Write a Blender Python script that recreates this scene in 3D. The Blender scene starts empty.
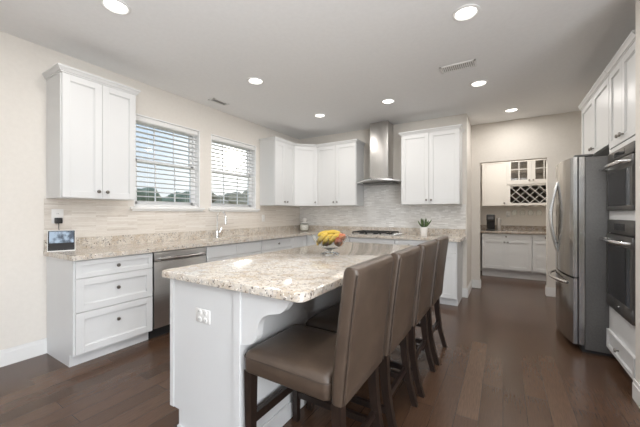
import bpy, bmesh, math, random
from mathutils import Vector, Matrix
random.seed(7)
S = bpy.context.scene
C = S.collection
PI = math.pi

# ------------------------------------------------------------------ camera
cam_d = bpy.data.cameras.new('camera'); cam_d.sensor_width = 36.0; cam_d.lens = 300.0 / 640 * 36
cam_d.clip_start = 0.02; cam_d.clip_end = 500
cam = bpy.data.objects.new('camera', cam_d); C.objects.link(cam)
cam.location = (0, 0, 1.25); cam.rotation_euler = (PI / 2, 0, math.radians(31.38))
S.camera = cam

# ------------------------------------------------------------------ exposure
S.view_settings.view_transform = 'Standard'; S.view_settings.look = 'None'
S.view_settings.gamma = 1; S.view_settings.use_curve_mapping = False
S.view_settings.exposure = 1.38
try:
    S.cycles.use_denoising = True
    S.cycles.max_bounces = 10; S.cycles.diffuse_bounces = 6; S.cycles.glossy_bounces = 5
    S.cycles.transparent_max_bounces = 12; S.cycles.transmission_bounces = 8
    S.cycles.sample_clamp_indirect = 6.0
    S.cycles.caustics_reflective = False; S.cycles.caustics_refractive = False
except Exception:
    pass

# ------------------------------------------------------------------ sky
SUN = Vector((-231.35, 210.28, 55.5)).normalized()
world = bpy.data.worlds.new('sky'); S.world = world; world.use_nodes = True
nt = world.node_tree; nt.nodes.clear()
def wn(t, **kw):
    n = nt.nodes.new(t)
    for k, v in kw.items(): setattr(n, k, v)
    return n
tc = wn('ShaderNodeTexCoord'); sep = wn('ShaderNodeSeparateXYZ'); nt.links.new(tc.outputs['Generated'], sep.inputs[0])
ramp = wn('ShaderNodeValToRGB')
cr = ramp.color_ramp
cr.elements[0].position = 0.0; cr.elements[0].color = (0.20, 0.19, 0.16, 1)
cr.elements[1].position = 1.0; cr.elements[1].color = (0.36, 0.56, 0.95, 1)
for p, c in ((0.495, (0.25, 0.24, 0.20, 1)), (0.505, (0.98, 1.0, 1.03, 1)), (0.56, (0.86, 0.95, 1.06, 1)), (0.64, (0.62, 0.80, 1.05, 1))):
    e = cr.elements.new(p); e.color = c
mp = wn('ShaderNodeMath', operation='MULTIPLY_ADD'); mp.inputs[1].default_value = 0.5; mp.inputs[2].default_value = 0.5
nt.links.new(sep.outputs['Z'], mp.inputs[0]); nt.links.new(mp.outputs[0], ramp.inputs[0])
dot = wn('ShaderNodeVectorMath', operation='DOT_PRODUCT'); dot.inputs[1].default_value = SUN
nrm = wn('ShaderNodeVectorMath', operation='NORMALIZE'); nt.links.new(tc.outputs['Generated'], nrm.inputs[0])
nt.links.new(nrm.outputs[0], dot.inputs[0])
mx = wn('ShaderNodeMath', operation='MAXIMUM'); mx.inputs[1].default_value = 0; nt.links.new(dot.outputs['Value'], mx.inputs[0])
acc = None
for power, gain in ((12000, 150.0), (1500, 6.0), (120, 1.2)):
    pw = wn('ShaderNodeMath', operation='POWER'); pw.inputs[1].default_value = power; nt.links.new(mx.outputs[0], pw.inputs[0])
    ml = wn('ShaderNodeMath', operation='MULTIPLY'); ml.inputs[1].default_value = gain; nt.links.new(pw.outputs[0], ml.inputs[0])
    if acc is None: acc = ml
    else:
        ad = wn('ShaderNodeMath', operation='ADD'); nt.links.new(acc.outputs[0], ad.inputs[0]); nt.links.new(ml.outputs[0], ad.inputs[1]); acc = ad
glow = wn('ShaderNodeVectorMath', operation='SCALE'); glow.inputs[0].default_value = (1.0, 0.93, 0.80)
nt.links.new(acc.outputs[0], glow.inputs['Scale'])
addc = wn('ShaderNodeVectorMath', operation='ADD'); nt.links.new(ramp.outputs[0], addc.inputs[0]); nt.links.new(glow.outputs[0], addc.inputs[1])
bg = wn('ShaderNodeBackground'); bg.inputs[1].default_value = 0.40; nt.links.new(addc.outputs[0], bg.inputs[0])
wo = wn('ShaderNodeOutputWorld'); nt.links.new(bg.outputs[0], wo.inputs[0])

# ------------------------------------------------------------------ lights
sd = bpy.data.lights.new('sun', 'SUN'); sd.energy = 0.9; sd.angle = math.radians(1.5); sd.color = (1.0, 0.86, 0.68)
so = bpy.data.objects.new('sun', sd); C.objects.link(so); so.rotation_euler = SUN.to_track_quat('Z', 'Y').to_euler(); so.location = (-9, 8, 4)
def area(name, loc, rot, sx, sy, power, col):
    d = bpy.data.lights.new(name, 'AREA'); d.shape = 'RECTANGLE'; d.size = sx; d.size_y = sy; d.energy = power; d.color = col
    o = bpy.data.objects.new(name, d); C.objects.link(o); o.location = loc; o.rotation_euler = rot
    return o
# fill lamp added in the unseen rear opening, standing in for daylight
area('rear_fill_lamp', (-0.4, -3.1, 1.25), (PI / 2, 0, PI), 4.6, 2.2, 74, (0.95, 0.975, 1.0))
# fill lamp and unseen side wall opening, added to brighten the left-hand cabinets
area('side_fill_lamp', (2.56, -1.0, 1.25), (PI / 2, 0, PI / 2), 2.8, 2.1, 64, (0.95, 0.975, 1.0))
# unseen flash lamp added behind the camera to brighten the ceiling by bounce
bf = area('added_bounce_flash', (0.5, -2.3, 0.8), (0, 0, 0), 0.6, 0.6, 37, (0.95, 0.975, 1.0)); bf.data.spread = math.radians(84)
bf.rotation_euler = Vector((0.20, -0.50, -0.84)).to_track_quat('Z', 'Y').to_euler()
DOWNLIGHT_W = 3.4
DOWNLIGHT_COL = (1.0, 0.96, 0.91)

# ------------------------------------------------------------------ materials
def mat(name):
    m = bpy.data.materials.new(name); m.use_nodes = True
    return m, m.node_tree, m.node_tree.nodes['Principled BSDF']
def setp(b, col=None, rough=None, metal=None, spec=None, coat=None, emis=None, estr=None, trans=None, ior=None, coat_rough=None):
    if col is not None: b.inputs['Base Color'].default_value = (*col, 1)
    if rough is not None: b.inputs['Roughness'].default_value = rough
    if metal is not None: b.inputs['Metallic'].default_value = metal
    if spec is not None: b.inputs['Specular IOR Level'].default_value = spec
    if coat is not None: b.inputs['Coat Weight'].default_value = coat
    if coat_rough is not None: b.inputs['Coat Roughness'].default_value = coat_rough
    if emis is not None: b.inputs['Emission Color'].default_value = (*emis, 1)
    if estr is not None: b.inputs['Emission Strength'].default_value = estr
    if trans is not None: b.inputs['Transmission Weight'].default_value = trans
    if ior is not None: b.inputs['IOR'].default_value = ior
def nd(t, ty, **kw):
    n = t.nodes.new(ty)
    for k, v in kw.items(): setattr(n, k, v)
    return n
def noise_mat(name, c1, c2, scale, rough, metal=0, bump=0.0, stretch=(1, 1, 1), detail=4, spec=None, coat=None, lo=0.35, hi=0.65):
    m, t, b = mat(name); setp(b, c1, rough, metal, spec, coat)
    tcn = nd(t, 'ShaderNodeTexCoord'); mpn = nd(t, 'ShaderNodeMapping'); mpn.inputs['Scale'].default_value = stretch
    t.links.new(tcn.outputs['Object'], mpn.inputs[0])
    nz = nd(t, 'ShaderNodeTexNoise'); nz.inputs['Scale'].default_value = scale; nz.inputs['Detail'].default_value = detail
    t.links.new(mpn.outputs[0], nz.inputs['Vector'])
    r = nd(t, 'ShaderNodeValToRGB'); r.color_ramp.elements[0].position = lo; r.color_ramp.elements[1].position = hi
    r.color_ramp.elements[0].color = (*c1, 1); r.color_ramp.elements[1].color = (*c2, 1)
    t.links.new(nz.outputs['Fac'], r.inputs[0]); t.links.new(r.outputs[0], b.inputs['Base Color'])
    if bump:
        bp = nd(t, 'ShaderNodeBump'); bp.inputs['Strength'].default_value = bump; bp.inputs['Distance'].default_value = 0.01
        t.links.new(nz.outputs['Fac'], bp.inputs['Height']); t.links.new(bp.outputs[0], b.inputs['Normal'])
    return m
def swizzle(t, axes):
    tcn = nd(t, 'ShaderNodeTexCoord'); s = nd(t, 'ShaderNodeSeparateXYZ'); c = nd(t, 'ShaderNodeCombineXYZ')
    t.links.new(tcn.outputs['Object'], s.inputs[0])
    for i, a in enumerate(axes): t.links.new(s.outputs['XYZ'.index(a.upper())], c.inputs[i])
    return c.outputs[0]
def brick_mat(name, axes, bw, bh, cols, mortar, msize, rough, scale=1.0, offset=0.5, bump=0.2, coat=None, grain=None, squash=1.0, rough_var=None):
    m, t, b = mat(name); setp(b, cols[0], rough, 0, None, coat)
    v = swizzle(t, axes)
    bk = nd(t, 'ShaderNodeTexBrick'); bk.offset = offset; bk.squash = squash
    bk.inputs['Scale'].default_value = scale; bk.inputs['Brick Width'].default_value = bw; bk.inputs['Row Height'].default_value = bh
    bk.inputs['Mortar Size'].default_value = msize; bk.inputs['Mortar Smooth'].default_value = 0.2; bk.inputs['Bias'].default_value = 0
    bk.inputs['Color1'].default_value = (0, 0, 0, 1); bk.inputs['Color2'].default_value = (1, 1, 1, 1); bk.inputs['Mortar'].default_value = (0.5, 0.5, 0.5, 1)
    t.links.new(v, bk.inputs['Vector'])
    r = nd(t, 'ShaderNodeValToRGB'); r.color_ramp.interpolation = 'LINEAR'
    n = len(cols)
    r.color_ramp.elements[0].color = (*cols[0], 1); r.color_ramp.elements[1].color = (*cols[-1], 1)
    for i in range(1, n - 1):
        e = r.color_ramp.elements.new(i / (n - 1)); e.color = (*cols[i], 1)
    t.links.new(bk.outputs['Color'], r.inputs[0])
    col = r.outputs[0]
    if grain:
        gs, gstr, gcol, gf = grain
        mpn = nd(t, 'ShaderNodeMapping'); mpn.inputs['Scale'].default_value = gstr; t.links.new(v, mpn.inputs[0])
        nz = nd(t, 'ShaderNodeTexNoise'); nz.inputs['Scale'].default_value = gs; nz.inputs['Detail'].default_value = 6; t.links.new(mpn.outputs[0], nz.inputs['Vector'])
        mr = nd(t, 'ShaderNodeMapRange'); mr.inputs['From Min'].default_value = 0.38; mr.inputs['From Max'].default_value = 0.68
        mr.inputs['To Min'].default_value = 0; mr.inputs['To Max'].default_value = gf; t.links.new(nz.outputs['Fac'], mr.inputs['Value'])
        mxn = nd(t, 'ShaderNodeMix', data_type='RGBA'); t.links.new(mr.outputs[0], mxn.inputs['Factor'])
        t.links.new(col, mxn.inputs['A']); mxn.inputs['B'].default_value = (*gcol, 1); col = mxn.outputs['Result']
    mm = nd(t, 'ShaderNodeMix', data_type='RGBA'); t.links.new(bk.outputs['Fac'], mm.inputs['Factor'])
    t.links.new(col, mm.inputs['A']); mm.inputs['B'].default_value = (*mortar, 1)
    t.links.new(mm.outputs['Result'], b.inputs['Base Color'])
    if rough_var:
        mr = nd(t, 'ShaderNodeMapRange'); mr.inputs['To Min'].default_value = rough_var[0]; mr.inputs['To Max'].default_value = rough_var[1]
        t.links.new(bk.outputs['Color'], mr.inputs['Value']); t.links.new(mr.outputs[0], b.inputs['Roughness'])
    if bump:
        bp = nd(t, 'ShaderNodeBump'); bp.inputs['Strength'].default_value = bump; bp.inputs['Distance'].default_value = 0.004; bp.invert = True
        t.links.new(bk.outputs['Fac'], bp.inputs['Height']); t.links.new(bp.outputs[0], b.inputs['Normal'])
    return m
def plain(name, col, rough=0.5, metal=0.0, **kw):
    m, t, b = mat(name); setp(b, col, rough, metal, **kw); return m

def granite(name, base, warm, dark, grey, rough):
    m, t, b = mat(name); setp(b, base, rough, 0, 0.5)
    tcn = nd(t, 'ShaderNodeTexCoord')
    def nz(scale, detail=3, rgh=0.6):
        n = nd(t, 'ShaderNodeTexNoise'); n.inputs['Scale'].default_value = scale; n.inputs['Detail'].default_value = detail; n.inputs['Roughness'].default_value = rgh
        t.links.new(tcn.outputs['Object'], n.inputs['Vector']); return n
    def layer(col, n, lo, hi, c):
        mr = nd(t, 'ShaderNodeMapRange'); mr.inputs['From Min'].default_value = lo; mr.inputs['From Max'].default_value = hi; t.links.new(n.outputs['Fac'], mr.inputs['Value'])
        mm = nd(t, 'ShaderNodeMix', data_type='RGBA'); t.links.new(mr.outputs[0], mm.inputs['Factor'])
        if isinstance(col, tuple): mm.inputs['A'].default_value = (*col, 1)
        else: t.links.new(col, mm.inputs['A'])
        mm.inputs['B'].default_value = (*c, 1); return mm.outputs['Result']
    c = layer(base, nz(16, 4), 0.45, 0.62, warm)
    c = layer(c, nz(42, 3), 0.54, 0.64, grey)
    c = layer(c, nz(75, 2), 0.60, 0.66, dark)
    c = layer(c, nz(60, 2), 0.62, 0.70, (0.86, 0.82, 0.76))
    t.links.new(c, b.inputs['Base Color'])
    return m
def glass_mat(name, tint, refl_max=0.9):
    m = bpy.data.materials.new(name); m.use_nodes = True; t = m.node_tree; t.nodes.clear()
    tr = nd(t, 'ShaderNodeBsdfTransparent'); tr.inputs[0].default_value = (*tint, 1)
    gl = nd(t, 'ShaderNodeBsdfGlossy'); gl.inputs['Roughness'].default_value = 0.03
    lw = nd(t, 'ShaderNodeLayerWeight'); lw.inputs[0].default_value = 0.5
    pw = nd(t, 'ShaderNodeMath', operation='POWER'); pw.inputs[1].default_value = 4.0; t.links.new(lw.outputs['Facing'], pw.inputs[0])
    fr = nd(t, 'ShaderNodeMath', operation='MULTIPLY_ADD'); fr.inputs[1].default_value = 0.85; fr.inputs[2].default_value = 0.05; t.links.new(pw.outputs[0], fr.inputs[0])
    mxs = nd(t, 'ShaderNodeMixShader'); t.links.new(fr.outputs[0], mxs.inputs[0]); t.links.new(tr.outputs[0], mxs.inputs[1]); t.links.new(gl.outputs[0], mxs.inputs[2])
    o = nd(t, 'ShaderNodeOutputMaterial'); t.links.new(mxs.outputs[0], o.inputs[0])
    return m

M = {}
M['wall'] = noise_mat('wall_paint', (0.74, 0.705, 0.655), (0.76, 0.725, 0.675), 30, 0.85)
M['ceil'] = noise_mat('ceiling_paint', (0.85, 0.855, 0.86), (0.87, 0.875, 0.88), 30, 0.9)
M['white'] = plain('white_cabinet_paint', (0.685, 0.69, 0.69), 0.38)
M['cream'] = plain('cream_cabinet_paint', (0.68, 0.655, 0.615), 0.42)
M['trim'] = plain('white_trim_paint', (0.80, 0.80, 0.79), 0.4)
M['vinyl'] = plain('white_vinyl', (0.86, 0.86, 0.86), 0.4)
M['slat'] = plain('blind_slat', (0.80, 0.80, 0.79), 0.45)
M['floor'] = brick_mat('wood_floor', 'yxz', 1.25, 0.127, [(0.060, 0.031, 0.017), (0.100, 0.054, 0.032), (0.078, 0.041, 0.024), (0.125, 0.071, 0.043)], (0.03, 0.016, 0.01), 0.0016, 0.24,
                       offset=0.37, bump=0.15, grain=(9, (1.2, 22, 1), (0.045, 0.024, 0.015), 0.55))
M['tile_left'] = brick_mat('stone_strip_tile', 'yzx', 0.30, 0.016, [(0.56, 0.50, 0.44), (0.73, 0.68, 0.62), (0.65, 0.59, 0.53), (0.78, 0.74, 0.69)], (0.62, 0.57, 0.50), 0.0008, 0.35,
                           offset=0.33, bump=0.15, grain=(20, (1, 8, 1), (0.82, 0.79, 0.74), 0.5))
M['tile_back'] = brick_mat('glass_mosaic_tile', 'xzy', 0.085, 0.016, [(0.70, 0.69, 0.665), (0.84, 0.83, 0.81), (0.77, 0.76, 0.735), (0.95, 0.945, 0.93)], (0.70, 0.685, 0.655), 0.0012, 0.2,
                           offset=0.4, bump=0.5, rough_var=(0.08, 0.45))
M['granite'] = granite('beige_granite', (0.66, 0.61, 0.545), (0.53, 0.45, 0.36), (0.10, 0.075, 0.065), (0.45, 0.42, 0.39), 0.08)
M['granite_p'] = granite('grey_brown_granite', (0.40, 0.35, 0.30), (0.30, 0.24, 0.19), (0.05, 0.04, 0.04), (0.28, 0.26, 0.25), 0.12)
M['steel'] = noise_mat('brushed_steel', (0.60, 0.585, 0.565), (0.68, 0.665, 0.645), 6, 0.36, 1.0, stretch=(60, 60, 1))
M['steel_h'] = noise_mat('brushed_steel_across', (0.62, 0.61, 0.60), (0.70, 0.69, 0.68), 6, 0.30, 1.0, stretch=(1, 1, 60))
M['fridge'] = noise_mat('warm_brushed_steel', (0.40, 0.385, 0.365), (0.46, 0.445, 0.425), 5, 0.17, 1.0, stretch=(50, 50, 0.6))
M['fridge_side'] = noise_mat('grey_textured_side', (0.15, 0.148, 0.144), (0.175, 0.172, 0.168), 90, 0.45, 0.3, bump=0.05)
M['slate'] = noise_mat('slate_steel', (0.13, 0.125, 0.12), (0.16, 0.155, 0.15), 6, 0.34, 0.85, stretch=(1, 1, 60))
M['handle'] = plain('polished_handle', (0.72, 0.71, 0.70), 0.2, 1.0)
M['knob'] = plain('dark_nickel', (0.30, 0.28, 0.26), 0.28, 1.0)
M['chrome'] = plain('chrome', (0.85, 0.85, 0.85), 0.08, 1.0)
M['blackglass'] = plain('black_glass', (0.018, 0.018, 0.020), 0.06, 0, spec=0.6)
M['black'] = plain('black_plastic', (0.02, 0.02, 0.021), 0.45)
M['iron'] = plain('cast_iron', (0.022, 0.022, 0.022), 0.6)
M['leather'] = noise_mat('brown_leather', (0.070, 0.049, 0.036), (0.092, 0.065, 0.047), 8, 0.34, bump=0.12, spec=0.5)
M['seam'] = plain('leather_piping', (0.055, 0.038, 0.028), 0.45)
M['darkwood'] = noise_mat('espresso_wood', (0.014, 0.009, 0.007), (0.024, 0.014, 0.010), 12, 0.35, stretch=(8, 8, 1))
M['plate'] = plain('white_plate', (0.80, 0.79, 0.77), 0.35)
M['ductgrey'] = plain('duct_grey', (0.35, 0.34, 0.33), 0.7)
M['slot'] = plain('outlet_slot', (0.10, 0.10, 0.10), 0.5)
M['glass'] = glass_mat('window_glass', (0.97, 0.985, 0.98))
M['bowlglass'] = glass_mat('clear_glass', (0.975, 0.985, 0.98))
M['banana'] = noise_mat('banana_skin', (0.55, 0.36, 0.035), (0.68, 0.48, 0.07), 10, 0.45)
M['banana_tip'] = plain('banana_tip', (0.16, 0.11, 0.04), 0.6)
M['apple'] = noise_mat('apple_skin', (0.42, 0.06, 0.035), (0.58, 0.22, 0.08), 14, 0.3)
M['stem'] = plain('brown_stem', (0.12, 0.07, 0.03), 0.7)
M['pot'] = plain('white_ceramic', (0.82, 0.81, 0.79), 0.3)
M['soil'] = plain('dark_soil', (0.05, 0.035, 0.025), 0.9)
M['leaf'] = noise_mat('succulent_leaf', (0.045, 0.085, 0.030), (0.10, 0.15, 0.05), 30, 0.45)
M['jarfill'] = plain('white_contents', (0.80, 0.77, 0.72), 0.6)
M['lamp'] = plain('lamp_lens', (1, 1, 1), 0.4, emis=(1.0, 0.96, 0.90), estr=1.5)
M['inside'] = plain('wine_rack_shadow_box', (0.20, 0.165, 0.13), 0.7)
gm, gt, gb = mat('bowl_glass'); setp(gb, (0.96, 0.98, 0.975), 0.02, 0, trans=1.0, ior=1.45); M['bowlglass2'] = gm
M['cabglass'] = glass_mat('cabinet_glass', (0.80, 0.78, 0.75))
M['bark'] = noise_mat('tree_bark', (0.10, 0.08, 0.06), (0.16, 0.13, 0.10), 8, 0.9, stretch=(3, 3, 0.5))
M['foliage'] = noise_mat('tree_foliage', (0.20, 0.23, 0.14), (0.36, 0.39, 0.26), 1.6, 0.9, lo=0.3, hi=0.7)
M['foliage_tan'] = noise_mat('backlit_foliage', (0.42, 0.35, 0.23), (0.60, 0.50, 0.34), 1.6, 0.9, lo=0.3, hi=0.7)  # tan glow of the sun behind these trees, put into the leaf colour
M['grass'] = noise_mat('lawn', (0.16, 0.18, 0.09), (0.25, 0.27, 0.14), 2, 0.95)
# screen of the smart display: pale sky over a blue-grey scene
def screen_mat():
    m, t, b = mat('display_screen'); setp(b, (0.01, 0.01, 0.01), 0.15)
    tcn = nd(t, 'ShaderNodeTexCoord'); nz = nd(t, 'ShaderNodeTexNoise'); nz.inputs['Scale'].default_value = 26; nz.inputs['Detail'].default_value = 3
    t.links.new(tcn.outputs['Object'], nz.inputs['Vector'])
    r = nd(t, 'ShaderNodeValToRGB'); r.color_ramp.elements[0].position = 0.40; r.color_ramp.elements[1].position = 0.58
    r.color_ramp.elements[0].color = (0.05, 0.08, 0.13, 1); r.color_ramp.elements[1].color = (0.50, 0.64, 0.80, 1)
    t.links.new(nz.outputs['Fac'], r.inputs[0]); t.links.new(r.outputs[0], b.inputs['Emission Color']); b.inputs['Emission Strength'].default_value = 0.30
    return m
M['screen'] = screen_mat()

# ------------------------------------------------------------------ mesh helpers
class MB:
    def __init__(self): self.bm = bmesh.new()
    def box(self, x0, x1, y0, y1, z0, z1, bev=0.0, seg=2):
        g = bmesh.ops.create_cube(self.bm, size=1.0); vs = g['verts']
        bmesh.ops.scale(self.bm, vec=(abs(x1 - x0), abs(y1 - y0), abs(z1 - z0)), verts=vs)
        bmesh.ops.translate(self.bm, vec=((x0 + x1) / 2, (y0 + y1) / 2, (z0 + z1) / 2), verts=vs)
        if bev:
            es = list({e for v in vs for e in v.link_edges})
            bmesh.ops.bevel(self.bm, geom=es, offset=bev, segments=seg, affect='EDGES', profile=0.5, clamp_overlap=True)
        return self
    def loft(self, rings, cap=True, closed=True):
        rv = [[self.bm.verts.new(p) for p in r] for r in rings]
        n = len(rv[0])
        for a, b in zip(rv, rv[1:]):
            for i in range(n if closed else n - 1):
                j = (i + 1) % n
                self.bm.faces.new((a[i], a[j], b[j], b[i]))
        if cap and closed:
            self.bm.faces.new(list(reversed(rv[0]))); self.bm.faces.new(rv[-1])
        return self
    def tube(self, pts, r, n=10):
        pts = [Vector(p) for p in pts]
        rs = r if isinstance(r, (list, tuple)) else [r] * len(pts)
        rings = []; up = None
        for i, p in enumerate(pts):
            d = (pts[min(i + 1, len(pts) - 1)] - pts[max(i - 1, 0)]).normalized()
            if up is None:
                up = Vector((0, 0, 1)) if abs(d.z) < 0.9 else Vector((1, 0, 0))
            s = d.cross(up).normalized(); up = s.cross(d).normalized()
            rings.append([p + (s * math.cos(2 * PI * k / n) + up * math.sin(2 * PI * k / n)) * rs[i] for k in range(n)])
        return self.loft(rings)
    def lathe(self, prof, c=(0, 0, 0), n=24, axis='z', cap=True):
        rings = []
        for r, h in prof:
            ring = []
            for k in range(n):
                a = 2 * PI * k / n; u, v = max(r, 1e-4) * math.cos(a), max(r, 1e-4) * math.sin(a)
                if axis == 'z': p = (c[0] + u, c[1] + v, c[2] + h)
                elif axis == 'y': p = (c[0] + u, c[1] + h, c[2] - v)
                else: p = (c[0] + h, c[1] + u, c[2] + v)
                ring.append(p)
            rings.append(ring)
        return self.loft(rings, cap)
    def prism(self, poly, axis, a, b):
        def P(u, v, w):
            return {'x': (w, u, v), 'y': (u, w, v), 'z': (u, v, w)}[axis]
        return self.loft([[P(u, v, a) for u, v in poly], [P(u, v, b) for u, v in poly]])
    def ball(self, c, r, sc=(1, 1, 1), sub=2):
        g = bmesh.ops.create_icosphere(self.bm, subdivisions=sub, radius=r)
        bmesh.ops.scale(self.bm, vec=sc, verts=g['verts']); bmesh.ops.translate(self.bm, vec=c, verts=g['verts'])
        return self
    def build(self, name, m, parent=None, angle=35, loc=None, rot=None):
        bmesh.ops.recalc_face_normals(self.bm, faces=self.bm.faces)
        me = bpy.data.meshes.new(name); self.bm.to_mesh(me); self.bm.free()
        me.materials.append(m)
        for p in me.polygons: p.use_smooth = True
        try: me.set_sharp_from_angle(angle=math.radians(angle))
        except Exception: pass
        o = bpy.data.objects.new(name, me); C.objects.link(o)
        if parent is not None: o.parent = parent
        if loc is not None: o.location = loc
        if rot is not None: o.rotation_euler = rot
        return o
def tag(o, label, cat, group=None):
    o['label'] = label; o['category'] = cat
    if group: o['group'] = group
    return o
def thing(name, label, cat, loc=(0, 0, 0), rz=0.0, group=None):
    o = bpy.data.objects.new(name, None); C.objects.link(o); o.empty_display_size = 0.1
    o.location = loc; o.rotation_euler = (0, 0, rz)
    return tag(o, label, cat, group)
def struct(o):
    o['kind'] = 'structure'; return o
def copy_tree(o, parent=None):
    c = o.copy(); C.objects.link(c)
    if parent is not None: c.parent = parent
    for ch in list(o.children): copy_tree(ch, c)
    return c

# ------------------------------------------------------------------ room shell
H = 2.74
W1 = (1.77, 2.62); W2 = (2.80, 3.70); WZ = (1.325, 2.37)
b = MB(); b.box(-3.8, 2.8, -3.3, 7.7, -0.12, 0); struct(b.build('floor', M['floor']))
b = MB(); b.box(-3.8, 2.8, -3.3, 7.7, H, H + 0.12); struct(b.build('ceiling', M['ceil']))
b = MB()
XL0, XL1 = -3.65, -3.5
b.box(XL0, XL1, -3.3, W1[0], 0, H); b.box(XL0, XL1, W1[1], W2[0], 0, H); b.box(XL0, XL1, W2[1], 5.1, 0, H)
for w in (W1, W2):
    b.box(XL0, XL1, w[0], w[1], 0, WZ[0]); b.box(XL0, XL1, w[0], w[1], WZ[1], H)
struct(b.build('wall_left', M['wall']))
b = MB(); b.box(-3.5, -0.46, 4.95, 5.1, 0, H); struct(b.build('wall_back', M['wall']))
b = MB(); b.box(-0.58, -0.46, 5.1, 5.80, 0, H); struct(b.build('wall_return', M['wall']))
OX0, OX1, OZ = -0.33, 0.573, 2.10
b = MB(); b.box(-0.46, OX0, 5.68, 5.80, 0, H); b.box(OX1, 1.55, 5.68, 5.80, 0, H); b.box(OX0, OX1, 5.68, 5.80, OZ, H)
struct(b.build('wall_pantry_front', M['wall']))
b = MB(); b.box(-0.58, 1.55, 7.46, 7.58, 0, H); struct(b.build('wall_pantry_back', M['wall']))
b = MB(); b.box(-0.58, -0.46, 5.80, 7.46, 0, H); struct(b.build('wall_pantry_left', M['wall']))
b = MB(); b.box(1.43, 1.55, 2.70, 5.68, 0, H); b.box(1.43, 1.55, 5.80, 7.46, 0, H); struct(b.build('wall_right', M['wall']))
b = MB(); b.box(0.765, 2.7, 2.68, 2.843, 0, H); struct(b.build('wall_stub', M['wall']))
b = MB(); b.box(2.58, 2.70, -3.3, -2.45, 0, H); b.box(2.58, 2.70, 0.45, 2.68, 0, H); b.box(2.58, 2.70, -2.45, 0.45, 2.35, H); struct(b.build('wall_side', M['wall']))
b = MB(); b.box(-3.5, -2.8, -3.3, -3.18, 0, H); b.box(2.0, 2.58, -3.3, -3.18, 0, H); b.box(-2.8, 2.0, -3.3, -3.18, 2.4, H)
struct(b.build('wall_rear', M['wall']))

def base_profile(mb, x0, x1, y0, y1):
    mb.box(x0, x1, y0, y1, 0, 0.105); 
    cx = 0.004
    mb.box(x0 + (cx if x1 - x0 < 0.05 else 0), x1 - (cx if x1 - x0 < 0.05 else 0), y0 + (cx if y1 - y0 < 0.05 else 0), y1 - (cx if y1 - y0 < 0.05 else 0), 0.105, 0.135)
b = MB(); base_profile(b, -3.5, -3.484, -3.18, 1.02); struct(b.build('baseboard_left', M['trim']))
b = MB(); base_profile(b, -0.53, -0.444, 4.934, 4.95); base_profile(b, -0.46, -0.444, 4.95, 5.664); struct(b.build('baseboard_back', M['trim']))
b = MB(); base_profile(b, -0.46, OX0 + 0.012, 5.664, 5.68); base_profile(b, OX0, OX0 + 0.014, 5.68, 5.80)
base_profile(b, OX1 - 0.012, 1.43, 5.664, 5.68); base_profile(b, OX1 - 0.014, OX1, 5.68, 5.80); struct(b.build('baseboard_pantry', M['trim']))
b = MB(); base_profile(b, 0.749, 2.58, 2.664, 2.68); base_profile(b, 0.749, 0.765, 2.68, 2.843); struct(b.build('baseboard_stub', M['trim']))

# tile splashbacks
b = MB(); b.box(-3.5, -3.49, 1.004, 4.94, 1.015, 1.288); b.box(-3.5, -3.49, 1.004, 1.70, 1.288, 1.385); b.box(-3.5, -3.49, 3.77, 4.94, 1.288, 1.385)
struct(b.build('trim_1', M['tile_left']))
b = MB(); b.box(-3.49, -0.475, 4.94, 4.95, 1.015, 1.385); b.box(-2.10, -1.34, 4.94, 4.95, 1.385, 1.82)
struct(b.build('trim_2', M['tile_back']))

# windows
def window(n, w):
    y0, y1 = w; z0, z1 = WZ
    b = MB()
    b.box(-3.65, -3.50, y0, y0 + 0.012, z0, z1); b.box(-3.65, -3.50, y1 - 0.012, y1, z0, z1); b.box(-3.65, -3.50, y0, y1, z1 - 0.012, z1)
    b.box(-3.65, -3.50, y0, y1, z0 - 0.005, z0 + 0.008)
    # outer vinyl frame
    for (a, c) in ((y0 + 0.012, y0 + 0.045), (y1 - 0.045, y1 - 0.012)): b.box(-3.65, -3.59, a, c, z0, z1)
    b.box(-3.65, -3.59, y0, y1, z1 - 0.045, z1 - 0.012); b.box(-3.65, -3.59, y0, y1, z0 + 0.008, z0 + 0.035)
    fr = struct(b.build('window_%d' % n, M['vinyl']))
    zm = 1.862
    for (za, zb, x) in ((z0 + 0.035, zm + 0.02, -3.605), (zm - 0.02, z1 - 0.045, -3.63)):
        b = MB(); ya, yb = y0 + 0.045, y1 - 0.045
        b.box(x - 0.014, x + 0.014, ya, ya + 0.032, za, zb); b.box(x - 0.014, x + 0.014, yb - 0.032, yb, za, zb)
        b.box(x - 0.014, x + 0.014, ya, yb, za, za + 0.036); b.box(x - 0.014, x + 0.014, ya, yb, zb - 0.036, zb)
        for k in (1, 2):
            ym = ya + (yb - ya) * k / 3; b.box(x - 0.006, x + 0.006, ym - 0.006, ym + 0.006, za, zb)
        sash = b.build('sash', M['vinyl'], fr)
        b = MB(); b.box(x - 0.002, x + 0.002, ya + 0.03, yb - 0.03, za + 0.03, zb - 0.03); b.build('pane', M['glass'], fr)
    b = MB(); b.box(-3.60, -3.455, y0 - 0.05, y1 + 0.05, 1.298, 1.325, 0.004); b.box(-3.50, -3.475, y0 - 0.03, y1 + 0.03, 1.278, 1.298)
    b.build('window_sill', M['trim'], fr)
window(1, W1); window(2, W2)

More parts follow.
